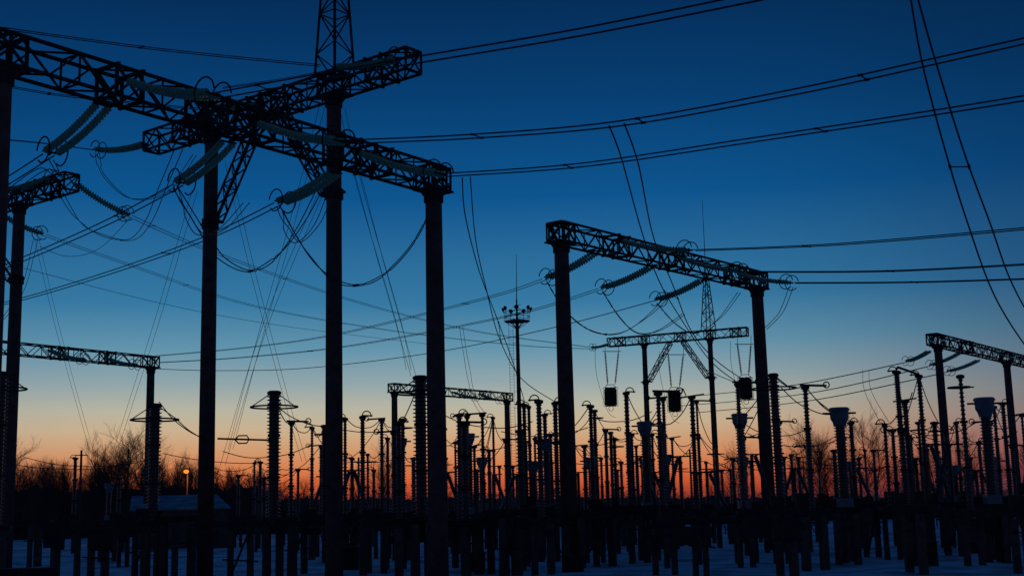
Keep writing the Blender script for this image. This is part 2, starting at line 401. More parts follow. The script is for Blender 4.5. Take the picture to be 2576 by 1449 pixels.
cable('long twin conductor behind the fourth column, uppermost of three', [(1372, 702, f1_), (1230, 748, f1_+8), (870, 836, f1_+26), (640, 872, dG-8), (395, 895, dG)], r=.022, spacers=(.3,))
cable('long twin conductor behind the fourth column, middle of three', [(1512, 726, f2_), (1300, 790, f2_+8), (905, 866, f2_+24), (620, 898, dG-8), (395, 912, dG)], r=.022, spacers=(.6,))
cable('long sagging conductor behind the fourth column, lowest of three', [(1648, 756, f3_), (1400, 822, f3_+8), (1100, 885, f3_+18), (780, 925, dG-12), (560, 932, dG-5), (395, 928, dG)], r=.03, twin=0)
g1_, g2_, g3_ = da(268)+3.2, da(582)+3.2, da(852)+3.2
cable('short twin conductor leaving the left edge beneath the long beam', [(122, 390, g1_), (60, 430, g1_+2), (-60, 505, g1_+6)], spacers=())
cable('twin conductor falling left from the middle hanging insulator string', [(448, 465, g2_), (300, 545, g2_+5), (130, 622, g2_+10), (-60, 700, g2_+16)], spacers=(.35,))
cable('twin conductor falling left from the rightmost hanging insulator string', [(700, 512, g3_), (540, 590, g3_+5), (330, 668, g3_+11), (100, 740, g3_+18), (-60, 780, g3_+23)], spacers=(.4,))
cable('dark twin cable running from top left corner to the spire', [(-40, 66, 48), (400, 125, 55), (805, 166, bd(T0, T1, 815))], r=.024, twin=.25, spacers=(.48,))
cable('twin cable passing behind the long beam near left edge', [(-40, 205, 60), (150, 240, 62), (500, 275, 66)], r=.024, twin=.25, spacers=(.45,))
cable('twin cable reaching the left insulator of the spire gantry', [(-40, 348, dT+8), (100, 360, dT+6), (238, 378, dT+3)], r=.022, twin=.25, spacers=(.7,))
cable('twin line crossing from left gantry tip to the distant spire gantry', [(325, 543, dL+3), (520, 628, 92), (860, 748, 115), (1180, 830, 137), (1490, 874, H0.y+3)], r=.022, spacers=(.1, .4))
cable('second twin line crossing from left edge to the distant spire gantry', [(108, 590, dL+9), (330, 668, 98), (620, 765, 115), (960, 828, 134), (1300, 868, 152), (1500, 878, H0.y+4)], r=.02, spacers=(.3,))
cable('thin single line from left edge falling across the sky', [(60, 675, 90), (400, 762, 108), (700, 818, 125), (1100, 868, 150)], r=.02, twin=0)
cable('thin twin strand from the spire column to the top edge left part', [(560, 222, 60), (700, 202, 61), (812, 182, 61)], r=.02, twin=.2)
# jumpers
cable('twin jumper loop hanging below the leftmost insulator string', [(150, 480, 78), (190, 545, 79), (240, 585, 79), (325, 604, 79), (372, 560, 70), (410, 470, 60), (450, 375, 56)], r=.024, twin=.35, spacers=(.45,), name='jumper_cable')
cable('twin jumper loop between second column and spire column', [(440, 470, g2_), (520, 600, g2_+1), (560, 652, g2_+2), (630, 682, g2_+3), (700, 642, g2_+3), (760, 560, g3_-1), (812, 460, g3_)], r=.024, twin=.35, spacers=(.5,), name='jumper_cable')
cable('twin jumper loop between spire column and fourth tall column', [(705, 520, g3_), (765, 625, g3_), (830, 698, g3_), (895, 718, g3_+1), (960, 695, g3_+1), (1030, 625, g3_+1), (1080, 540, g3_+1)], r=.024, twin=.35, spacers=(.5,), name='jumper_cable')
cable('twin jumper curve beside the far left column', [(90, 600, 87), (60, 720, 86), (10, 800, 84), (-30, 850, 84)], r=.02, twin=.3, name='jumper_cable')
cable('slack twin cable falling from the leftmost ring to the left edge', [(128, 400, g1_), (150, 450, g1_), (112, 425, g1_+1), (40, 470, g1_+3), (-40, 540, g1_+5)], r=.02, twin=.3, name='jumper_cable')
cable('slack drooping cable from the middle hanging insulator ring', [(440, 465, g2_), (470, 540, g2_), (505, 590, g2_+1), (560, 575, g2_+4), (620, 510, g2_+7)], r=.02, twin=.3, name='jumper_cable')
cable('slack drooping cable from the rightmost hanging insulator ring', [(702, 520, g3_), (720, 575, g3_), (750, 610, g3_+1), (800, 560, g3_+2), (835, 470, g3_+3)], r=.02, twin=.3, name='jumper_cable')
cable('hanging cable loop left of the second column from spire gantry end', [(245, 385, dT+3), (260, 440, dT+3), (330, 500, dT+2), (420, 480, dT+1), (490, 390, dT)], r=.02, twin=.25, name='jumper_cable')
cable('faint jumper arc left of the second column', [(100, 620, 90), (170, 645, 90), (250, 625, 88), (330, 545, 82)], r=.018, twin=0, name='jumper_cable')
cable('leftmost twin jumper loop under the right gantry', [(1375, 708, f1_), (1425, 785, f1_), (1490, 833, f1_), (1560, 838, f1_), (1630, 795, f1_), (1690, 735, f1_-1)], r=.022, twin=.3, spacers=(.5,), name='jumper_cable')
cable('middle twin jumper loop under the right gantry', [(1515, 732, f2_), (1560, 800, f2_), (1605, 838, f2_), (1660, 830, f2_), (1720, 790, f2_-1)], r=.022, twin=.3, name='jumper_cable')
cable('rightmost twin jumper loop under the right gantry', [(1652, 762, f3_), (1700, 815, f3_), (1750, 838, f3_), (1810, 800, f3_), (1860, 735, f3_-1)], r=.022, twin=.3, name='jumper_cable')
cable('short twin jumper bending down beside the right gantry right column', [(1990, 722, e3_), (1965, 785, e3_+1), (1925, 828, e3_+2)], r=.022, twin=.3, name='jumper_cable')
# droppers
cable('twin dropper curving down right of the fourth tall column', [(1163, 446, d3), (1170, 540, d3+1), (1205, 680, 58), (1250, 800, 62), (1290, 910, 67), (1320, 1012, 75)], pts2=[(1183, 446, d3), (1196, 600, 56), (1225, 735, 60), (1256, 850, 64), (1310, 950, 70), (1395, 1010, 75)], r=.024, name='dropper_cable', spacers=(.62,))
cable('long twin dropper crossing the right gantry beam', [(1532, 316, d2-6), (1562, 395, d2-5), (1612, 575, 50), (1655, 700, 56), (1712, 800, 62), (1785, 905, 65), (1855, 962, 65)], pts2=[(1570, 310, d2-6), (1605, 410, d2-5), (1642, 590, 50), (1692, 715, 56), (1738, 830, 62), (1800, 905, 66), (1880, 962, 68)], r=.026, name='dropper_cable', spacers=(.55,))
cable('large twin dropper sweeping down the upper right of the picture', [(2288, -20, 30), (2320, 160, 31), (2378, 380, 33), (2437, 570, 36), (2500, 740, 40), (2580, 870, 44), (2640, 930, 48)], pts2=[(2304, -20, 30), (2352, 150, 31), (2424, 380, 33), (2490, 560, 36), (2540, 700, 40), (2600, 810, 44), (2660, 880, 48)], r=.026, name='dropper_cable', spacers=(.37,))
for lab, pts in [('thin twin dropper slanting down to the large ringed insulator', [(900, 440, 60), (960, 665, 64), (1040, 945, 68)]),
                 ('thin twin dropper slanting right between second and spire columns', [(572, 410, 68), (640, 700, 72), (722, 1010, 78), (765, 1160, 82)]),
                 ('thin twin dropper slanting left towards the bare trees', [(490, 480, 68), (400, 790, 76), (330, 1010, 84), (285, 1150, 92)]),
                 ('thin dropper falling from the left gantry behind its column', [(92, 600, 87), (150, 845, 95), (232, 1140, 105)]),
                 ('thin twin dropper slanting left between second and spire columns', [(805, 490, 62), (670, 812, 68), (560, 1170, 76)]),
                 ('thin dropper from the spire gantry beam beside the spire column', [(812, 262, 62), (735, 560, 66), (640, 900, 72), (580, 1130, 78)]),
                 ('thin dropper right of the spire column from the arm', [(862, 275, 62), (905, 470, 64), (1000, 800, 70), (1028, 930, 74)])]:
    cable(lab, pts, r=.012, twin=.28, name='dropper_cable')
cable('short twin dropper above the small distant gantry', [(1160, 822, 112), (1172, 900, 112), (1192, 1000, 112), (1215, 1040, 100)], r=.02, twin=.35, name='dropper_cable')
cable('short twin dropper left of the far-right gantry', [(2178, 930, 110), (2184, 985, 100), (2225, 1062, 78)], r=.018, twin=.5, name='dropper_cable')
for i, (a, b, c_) in enumerate([((2280, 911, dC+3), (2000, 968, dC+15), (1700, 1000, dC+27)), ((2338, 921, dC+3), (2040, 988, dC+15), (1700, 1022, dC+27)), ((2382, 936, dC+3), (2060, 1004, dC+15), (1750, 1038, dC+27))]):
    cable(('uppermost', 'middle', 'lowest')[i]+' of three lines falling left from the far-right gantry', [a, b, c_], r=.026, twin=.3)
cable('line from distant spire gantry falling to right gantry column', [(1720, 870, 150), (1770, 925, 130), (1850, 962, 100)], r=.035, twin=0)
# ------------------------------------------------------------------ line traps under distant gantry
for i, (x, y0, y1, ya, xa, xb) in enumerate([(1537, 976, 1020, 884, 1522, 1556), (1698, 983, 1034, 892, 1681, 1719), (1877, 951, 1003, 866, 1855, 1889)]):
    w_ = ('left', 'middle', 'right')[i]; d = bd(H0, H1, x)
    a, b = at(x, y1, d), at(x, y0, d); hh = b.z-a.z; r = root('line_trap', b); tag(r, w_+' dark drum of wire hanging below the distant spire gantry', 'line trap', 'hanging line traps')
    m = MB(); prof = [(0, .4), (.06, .66)]
    for k in range(9): prof += [(.1+k*(hh-.2)/9, .78), (.1+(k+.5)*(hh-.2)/9, .82), (.1+(k+.75)*(hh-.2)/9, .72)]
    m.lathe(Vector((a.x, a.y, a.z)), Vector((0, 0, 1)), prof+[(hh-.06, .66), (hh, .4)], 18); m.build('drum', STEEL, r)
    m = MB()
    for z in (a.z-.05, b.z+.05):
        for k in range(4):
            t = k*math.pi/4; v = Vector((math.cos(t), math.sin(t), 0))*.88; m.bar(Vector((a.x, a.y, z))-v, Vector((a.x, a.y, z))+v, .06)
    for k in range(8):
        t = k*math.pi/4; v = Vector((math.cos(t), math.sin(t), 0))*.88; m.bar(Vector((a.x, a.y, a.z-.1))+v, Vector((a.x, a.y, b.z+.1))+v, .04)
    m.arc(Vector((a.x, a.y, a.z-.35)), Vector((1, 0, 0)), Vector((0, 0, 1)), .3, .03, 0, 360, 12, 4)
    for s_ in (-1, 1): m.bar(Vector((a.x+s_*.75, a.y, b.z+.05)), Vector((a.x+s_*.35, a.y, b.z+.45)), .06)
    m.bar(Vector((a.x-.5, a.y, b.z+.42)), Vector((a.x+.5, a.y, b.z+.42)), .07)
    m.build('cage', STEEL, r)
    for k, xx in enumerate((xa, xb)):
        string(('left', 'right')[k]+' suspension insulator holding the '+w_+' hanging drum', at(xx, ya, d), at(x+(xx-x)*.55, y0-10, d), 0, .15, False, 'suspension insulators', 'suspension_insulator', 0)
    m = MB(); m.tube([at(xa-6, ya, d), at(xb+6, ya, d)], .05, 5)
    for xx in (xa, xb): m.tube([at(xx, ya, d), on(H0, H1, xx)-Vector((0, 0, .5))], .03, 4)
    tag(m.build('hanger_bar', STEEL), 'steel hanger bar above the '+w_+' hanging drum', 'hanger bar', 'hanger bars')
    cable(w_+' thin cable looping below the distant spire gantry beam', [(x-40, ya-8, d), (x-36, ya+60, d), (x-10, y1+10, d-5), (x+10, y1+30, d-15)], r=.025, twin=0, name='dropper_cable')
# ------------------------------------------------------------------ floodlight tower
b = at(1303, 900, 150); bx, by = b.x, b.y; V = Vector
r = root('floodlight_tower', (bx, by, 0)); tag(r, 'tall floodlight mast with round platform and lamps between the gantries', 'floodlight tower')
zp = at(1303, 808, 150).z; zt = at(1303, 780, 150).z
m = MB(); m.tube([V((bx, by, 0)), V((bx, by, zp))], .32, 12, .2); m.build('pole', STEEL, r, smooth=True)
m = MB(); m.lathe(V((bx, by, zp-.12)), V((0, 0, 1)), [(0, 1.2), (.06, 1.5), (.14, 1.5)], 16)
for z in (.5, 1.1): m.arc(V((bx, by, zp+z)), V((1, 0, 0)), V((0, 1, 0)), 1.5, .035, 0, 360, 24, 4)
for k in range(12):
    t = k*math.pi/6; e = V((bx+1.5*math.cos(t), by+1.5*math.sin(t), zp)); m.bar(e, e+V((0, 0, 1.1)), .05)
    if k % 2 == 0: m.bar(V((bx, by, zp-1.0)), e, .06)
m.build('platform', STEEL, r)
for k in range(7):
    t = math.pi*2*k/7+.2; e = V((bx+1.62*math.cos(t), by+1.62*math.sin(t), zt+.15)); dv = V((math.cos(t), math.sin(t), -.25))
    m = MB(); m.lathe(e-dv*.1, dv, [(0, .1), (.1, .2), (.22, .28), (.26, .26)], 12); m.bar(e, V((e.x, e.y, zp+1)), .05); m.build('floodlight', STEEL, r)
m = MB(); m.tube([V((bx, by, zp)), V((bx, by, zp+2.6))], .14, 8, .08); m.tube([V((bx, by, zp+2.5)), at(1299, 640, 150)], .06, 5, .02)
for k in range(4): m.bar(V((bx-.5, by, zp+.2+k*.5)), V((bx+.5, by, zp+.5+k*.5)), .05)
m.build('lightning_rod', STEEL, r)
m = MB()
for s_ in (-.25, .25): m.bar(V((bx-.75+s_, by, .3)), V((bx-.75+s_, by, zp-.2)), .04)
for k in range(70): m.bar(V((bx-1, by, .5+k*.33)), V((bx-.5, by, .5+k*.33)), .03)
for k in range(12): m.bar(V((bx-.6, by, 1+k*1.9)), V((bx, by, 1+k*1.9)), .04)
m.build('ladder', STEEL, r)
# ------------------------------------------------------------------ switchyard equipment
def shed_prof(h, R, sp_, core=.62):
    n = max(4, int(h/sp_)); p = []
    for i in range(n):
        t = h*i/n; q = h/n
        p += [(t, R*core), (t+q*.3, R*core), (t+q*.5, R), (t+q*.62, R), (t+q*.75, R*core)]
    return p+[(h, R*core)]
def legs(r, x, y, zt, rz, sep=.95, rad=.17, n=2, tie=True):
    c, s = math.cos(rz), math.sin(rz)
    for k in range(n):
        o_ = (k-(n-1)/2)*sep; m = MB()
        m.lathe(V((x+c*o_, y+s*o_, -.05)), V((0, 0, 1)), [(0, rad*1.1), (zt-.05, rad)], 8) if random.random() < .4 else m.box(V((x+c*o_, y+s*o_, (zt-.05)/2-.02)), rad*1.9, rad*1.9, zt-.0, rz)
        m.build('leg', CONC, r)
    m = MB(); e = V((c, s, 0))*(sep*(n-1)/2+.38)
    m.bar(V((x, y, zt+.12))-e, V((x, y, zt+.12))+e, .5, .2)
    if random.random() < .4: m.bar(V((x, y, zt-.35))-e*.9, V((x, y, zt-.35))+e*.9, .12, .12)
    if random.random() < .3: m.bar(V((x, y-.25, zt-.3))-e*.8, V((x, y-.25, .5))+e*.4, .06)
    if random.random() < .25: m.bar(V((x, y-.25, zt-.3))+e*.9, V((x, y-.25, .9))+e*.9, .07)
    m.build('base_frame', STEEL, r)
    if random.random() < .35:
        m = MB(); hh = random.uniform(.3, .8); k = random.choice((-1, 1)); m.box(V((x, y-.3, zt-random.uniform(.1, .5)-hh/2))+e*k*random.uniform(.2, 1), random.uniform(.3, .6), .3, hh); m.build('drive_box', STEEL, r)
TOPS = []
def eq_ring(px, yt, d, R=.33):
    t = at(px, yt, d); x, y = t.x, t.y; r = root('ringed_insulator_column', (x, y, 0))
    later(r, 'thick ribbed insulator column with ring', 'insulator column', px, 'thick ringed insulator columns')
    z0 = 2.6; legs(r, x, y, z0, random.uniform(-.3, .3), .6, .2)
    hgt = t.z-z0-.25; m = MB(); n = 3
    for k in range(n):
        a = z0+.23+hgt*k/n; m.lathe(V((x, y, a)), V((0, 0, 1)), shed_prof(hgt/n-.12, R, .17, .68), 18)
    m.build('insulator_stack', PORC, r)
    for k in range(1, n):
        m = MB(); m.lathe(V((x, y, z0+.23+hgt*k/n-.13)), V((0, 0, 1)), [(0, R*.85), (.13, R*.85)], 14); m.build('flange', STEEL, r)
    m = MB(); m.lathe(V((x, y, t.z-.14)), V((0, 0, 1)), [(0, R*.8), (.05, R*.98), (.14, R*.98), (.2, R*.7)], 16); m.build('cap', STEEL, r)
    zr = t.z-.72; m = MB(); m.arc(V((x, y, zr)), V((1, 0, 0)), V((0, 1, 0)), 1.12, .045, 0, 360, 36, 6); m.build('corona_ring', STEEL, r)
    for k in range(4):
        a = k*math.pi/2+.5; m = MB(); m.tube([V((x, y, t.z-.1))+V((math.cos(a), math.sin(a), 0))*R*.6, V((x+math.cos(a)*1.12, y+math.sin(a)*1.12, zr))], .025, 5); m.build('spoke', STEEL, r)
    TOPS.append((px, yt, d))
def eq_post(px, yt, d, R=.15, horn=True):
    t = at(px, yt, d); x, y = t.x, t.y; r = root('post_insulator', (x, y, 0))
    later(r, 'slim ribbed post insulator', 'post insulator', px, 'slim post insulators')
    z0 = 2.4+random.uniform(-.35, .35); two = random.random() < .45
    legs(r, x, y, z0, random.uniform(-.4, .4), random.uniform(.5, .95), random.uniform(.12, .19), 2 if two else 1)
    hgt = t.z-z0-.3; m = MB(); n = 3 if hgt > 4.5 else (2 if hgt > 2.2 else 1)
    R *= random.uniform(.75, 1.35); tp = random.uniform(.05, .2)
    for k in range(n): m.lathe(V((x, y, z0+.23+hgt*k/n)), V((0, 0, 1)), shed_prof(hgt/n-.1, R*(1.12-tp*k), random.choice((.13, .16, .19)), random.uniform(.58, .7)), 14)
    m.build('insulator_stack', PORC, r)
    for k in range(1, n):
        m = MB(); m.lathe(V((x, y, z0+.23+hgt*k/n-.11)), V((0, 0, 1)), [(0, R*1.15), (.12, R*1.15)], 10); m.build('flange', STEEL, r)
    m = MB(); m.lathe(V((x, y, t.z-.2)), V((0, 0, 1)), [(0, R*.8), (.05, R*1.25), (.16, R*1.25), (.2, R*.6)], 10); m.build('cap', STEEL, r)
    m = MB(); s_ = random.choice((-1, 1)); k = random.random()
    if k < .4:
        m.arc(V((x+s_*.2, y, t.z)), V((1, 0, 0)), V((0, 0, 1)), .22, .03, -20, 200, 10, 5); m.bar(V((x, y, t.z)), V((x+s_*.5, y, t.z-.02)), .07)
    elif k < .6:
        m.arc(V((x+s_*.1, y, t.z-.6)), V((1, 0, 0)), V((0, 1, 0)), .5, .04, 0, 360, 16, 5); m.bar(V((x-.4, y, t.z-.6)), V((x+.6, y, t.z-.6)), .06)
    elif k < .85:
        m.bar(V((x-s_*.25, y, t.z+.03)), V((x+s_*.95, y-.2, t.z-.04)), .1); m.arc(V((x+s_*.95, y-.2, t.z)), V((1, 0, 0)), V((0, 0, 1)), .14, .03, 0, 360, 10, 5)
    else:
        m.bar(V((x-.65, y, t.z-.1)), V((x+.65, y, t.z+.06)), .12, .08); m.bar(V((x+s_*.3, y, t.z)), V((x+s_*.45, y, t.z+.4)), .05)
    m.build('terminal', STEEL, r)
    TOPS.append((px, yt, d))
def eq_ct(px, yt, d, R=.55):
    t = at(px, yt, d); x, y = t.x, t.y; r = root('current_transformer', (x, y, 0))
    later(r, 'flared-head current transformer', 'transformer', px, 'flared-head current transformers')
    z0 = 2.5; legs(r, x, y, z0, random.uniform(-.3, .3), .9, .18)
    R *= .93; m = MB(); hh = 1.2*R/.5*.8
    m.lathe(V((x, y, t.z-hh)), V((0, 0, 1)), [(0, R*.62), (hh*.2, R*.7), (hh*.42, R*.93), (hh*.82, R*.96), (hh*.84, R*1.06), (hh*.92, R*1.06), (hh, R*.9)], 18); m.build('head', PAINT, r, smooth=False)
    m = MB(); hz_ = t.z-hh-z0-.65; m.lathe(V((x, y, z0+.65)), V((0, 0, 1)), shed_prof(max(.4, hz_), R*.64, .15, .72), 14); m.build('insulator_stack', PORC, r)
    m = MB(); m.box(V((x, y, z0+.44)), R*1.4, R*1.4, .42); m.build('tank', PAINT, r)
    m = MB(); m.bar(V((x-R*1.7, y, t.z-hh*.3)), V((x+R*1.7, y, t.z-hh*.3)), .09)
    m.build('terminal', STEEL, r); TOPS.append((px, yt+15, d))
def eq_v(px, yt, d, lean):
    t = at(px, yt, d); x, y = t.x, t.y; r = root('disconnector_switch', (x, y, 0))
    later(r, 'switch with slanting ribbed arms', 'disconnector switch', px, 'slanting disconnector switches')
    z0 = 2.5; legs(r, x, y, z0, 0, 1.2, .15)
    for s_ in ((-1, 1) if lean == 0 else (lean,)):
        m = MB(); a = V((x+s_*1.1, y, z0+.3)); b = V((x+s_*.15, y, t.z)); m.lathe(a, b-a, shed_prof((b-a).length, .19, .13, .6), 12); m.build('slanting_insulator', PORC, r)
    m = MB(); hb = t.z-z0-.25; m.lathe(V((x-.0, y+.35, z0+.25)), V((0, 0, 1)), shed_prof(hb, .15, .12, .65), 12); m.build('insulator_stack', PORC, r)
    m = MB(); m.bar(V((x-.7, y+.1, t.z+.06)), V((x+.7, y+.1, t.z+.06)), .09); m.bar(V((x, y+.4, t.z)), V((x, y-.1, t.z+.05)), .12); m.build('switch_arm', STEEL, r)
for a in [(3, 938, 58), (390, 1018, 62), (690, 986, 62), (1057, 948, 57), (1945, 942, 66)]: eq_ring(*a, R=.35 if a[0] != 1945 else .28)
for a in [(733, 1060, 70), (785, 1073, 85), (815, 1068, 80), (868, 1050, 75), (912, 1045, 64), (960, 1053, 85), (1013, 1052, 80), (992, 1085, 70), (1155, 1040, 68), (1175, 1045, 85), (1213, 1040, 74), (1240, 1048, 95), (1318, 1015, 70), (1355, 1005, 60), (1396, 1010, 66), (1485, 1018, 72), (1523, 1080, 92), (1536, 1085, 100), (1575, 985, 70), (1655, 985, 58), (1668, 1000, 76), (1740, 995, 68), (1752, 1008, 84), (1855, 962, 62), (2025, 970, 60), (2140, 1060, 82), (2225, 1065, 68), (2245, 1080, 84), (2255, 932, 70), (2311, 942, 72), (2276, 1005, 72), (2415, 942, 60), (2500, 1020, 76), (2175, 1130, 115), (2197, 1132, 115), (655, 1160, 105), (640, 1162, 115), (1990, 1142, 105), (2008, 1150, 112), (1290, 1172, 115), (1256, 1172, 118), (1553, 1180, 115), (2570, 1040, 72), (2522, 1012, 88), (1120, 1150, 105), (1815, 1182, 110), (1843, 1152, 95), (1370, 1040, 84), (190, 1150, 110), (2060, 1180, 120), (520, 1165, 110), (1600, 1120, 100), (1690, 1100, 95), (1090, 1095, 90), (2350, 1060, 80), (2440, 1150, 100),
          (1003, 1060, 64), (1168, 1062, 62), (1193, 1120, 90), (1330, 1020, 76), (1345, 1100, 88), (1384, 1090, 78), (1272, 1105, 84), (1308, 1080, 66), (1230, 1130, 100), (975, 1100, 92), (940, 1180, 110), (885, 1150, 100), (808, 1120, 95), (1640, 1090, 84), (1664, 1065, 64), (1495, 1030, 90), (1545, 1100, 84), (1512, 1150, 104), (1588, 1090, 88), (1712, 1160, 104), (1757, 1090, 92), (1870, 1100, 76), (1888, 1160, 98), (1838, 1180, 104), (1958, 1060, 80), (1972, 1150, 96), (2098, 1130, 84), (2120, 1100, 76), (2200, 1180, 104), (2268, 1080, 64), (2290, 1100, 84), (2330, 1130, 96), (2378, 1080, 80), (2405, 1060, 90), (2462, 1110, 76), (2488, 1060, 66), (2545, 1120, 84), (2425, 1180, 104), (1110, 1080, 100), (1145, 1110, 90), (1420, 1090, 90), (750, 1180, 108), (665, 1200, 108), (600, 1195, 118), (300, 1200, 112),
          (1470, 1120, 100), (1562, 1160, 96), (1615, 1170, 108), (1776, 1160, 100), (1800, 1120, 90), (2030, 1120, 96), (2160, 1150, 96), (2310, 1060, 90), (2364, 1150, 104), (835, 1180, 100), (925, 1140, 92), (1040, 1150, 96), (1200, 1180, 104)]:
    eq_post(*a, R=.185 if a[2] < 67 else .16)
for a in [(1180, 1090, 78, .38), (1373, 1103, 74, .40), (1621, 1060, 74, .47), (1860, 1040, 68, .45), (2110, 1025, 64, .52), (2475, 1000, 62, .52), (1010, 1102, 82, .38), (1486, 1150, 80, .42), (1676, 1143, 88, .40), (275, 1215, 90, .35), (2400, 1170, 90, .4), (1212, 1150, 84, .4), (1340, 1160, 80, .42), (2500, 1150, 80, .42), (2140, 1160, 84, .4), (1868, 1150, 84, .42)]: eq_ct(*a)
for a in [(885, 1185, 85, 0), (1603, 1150, 80, 1), (1712, 1150, 82, -1), (1893, 1145, 80, 1), (2308, 1155, 78, 0), (2392, 1120, 72, -1), (2150, 1180, 90, 0), (1455, 1190, 95, -1), (1240, 1195, 100, 1), (820, 1200, 90, 0), (2335, 1120, 76, 1), (2000, 1180, 90, 0), (1780, 1190, 92, 1), (1120, 1190, 92, 0), (2460, 1185, 88, 0), (1640, 1190, 90, 0), (1300, 1195, 88, -1)]: eq_v(*a)
# arm with diamond contact
m = MB(); a, b = at(548, 1103, 60), at(690, 1107, 62); rt = root('switch_arm_assembly', a); tag(rt, 'horizontal contact arm with diamond-shaped clamp left of the ringed column', 'switch arm')
m.tube([a, b], .05, 6); m.build('arm', STEEL, rt)
m = MB(); c = at(610, 1105, 61)
q = [c+V((-.35, 0, 0)), c+V((-.18, 0, .18)), c+V((.2, 0, .18)), c+V((.32, 0, 0)), c+V((.2, 0, -.18)), c+V((-.18, 0, -.18)), c+V((-.35, 0, 0))]; m.tube(q, .035, 5); m.build('clamp', STEEL, rt)
m = MB(); a, b = at(2255, 928, 70), at(2311, 942, 72); m.tube([a, a.lerp(b, .08)+V((0, 0, .12)), b], .07, 8); tag(m.build('busbar', STEEL), 'sloping tubular busbar joining two post tops near far-right gantry', 'busbar')
# link cables between tops
T = sorted(TOPS)
cnt = 0
for i in range(len(T)):
    for j in (i+1, i+2, i+3, i+4, i+5):
        if j < len(T):
            dx = T[j][0]-T[i][0]
            if 25 < dx < 150 and abs(T[i][2]-T[j][2]) < 16 and random.random() < .42:
                (xa, ya, da_), (xb, yb, db_) = T[i], T[j]; sg = random.uniform(8, 30)
                cable(None, [(xa, ya, da_), (xa+dx*.3, (ya*.7+yb*.3)+sg*.84, da_*.7+db_*.3), (xa+dx*.7, (ya*.3+yb*.7)+sg*.84, da_*.3+db_*.7), (xb, yb, db_)], r=.028, twin=0, name='jumper_cable', group='jumper cables between equipment', pend='sagging cable between equipment'); cnt += 1
for k, (xa, ya, xb, yb, d, sg) in enumerate([(448, 1058, 540, 1112, 63, 8), (700, 1025, 815, 1072, 70, 10), (410, 1140, 640, 1165, 90, 6), (60, 1150, 380, 1155, 100, 18), (560, 1135, 790, 1115, 80, 22), (800, 1150, 1000, 1155, 88, 9), (1130, 1120, 1290, 1118, 85, 12), (1440, 1165, 1640, 1160, 84, 6), (1700, 1185, 1900, 1170, 84, 6), (1965, 975, 2110, 1040, 64, 20), (2040, 990, 2150, 1060, 66, 14), (2120, 1175, 2350, 1160, 85, 6), (1960, 1145, 2140, 1165, 90, 10), (2330, 1100, 2560, 1085, 70, 22), (2290, 1085, 2460, 1060, 72, 18), (1100, 1035, 1340, 1060, 70, 24), (1260, 1085, 1480, 1075, 75, 15), (860, 1080, 1010, 1078, 76, 7), (400, 1010, 530, 1100, 70, 20), (1870, 1065, 2030, 1080, 74, 20), (1880, 1090, 2100, 1110, 80, 20), (1480, 1045, 1640, 1035, 75, 18), (20, 1165, 300, 1172, 96, 10), (1400, 1110, 1560, 1105, 84, 12)]):
    dx = xb-xa
    cable(None, [(xa, ya, d), (xa+dx*.3, ya*.7+yb*.3+sg, d), (xa+dx*.7, ya*.3+yb*.7+sg, d), (xb, yb, d)], r=.028, twin=0, name='jumper_cable', group='jumper cables between equipment', pend='sagging cable between equipment')
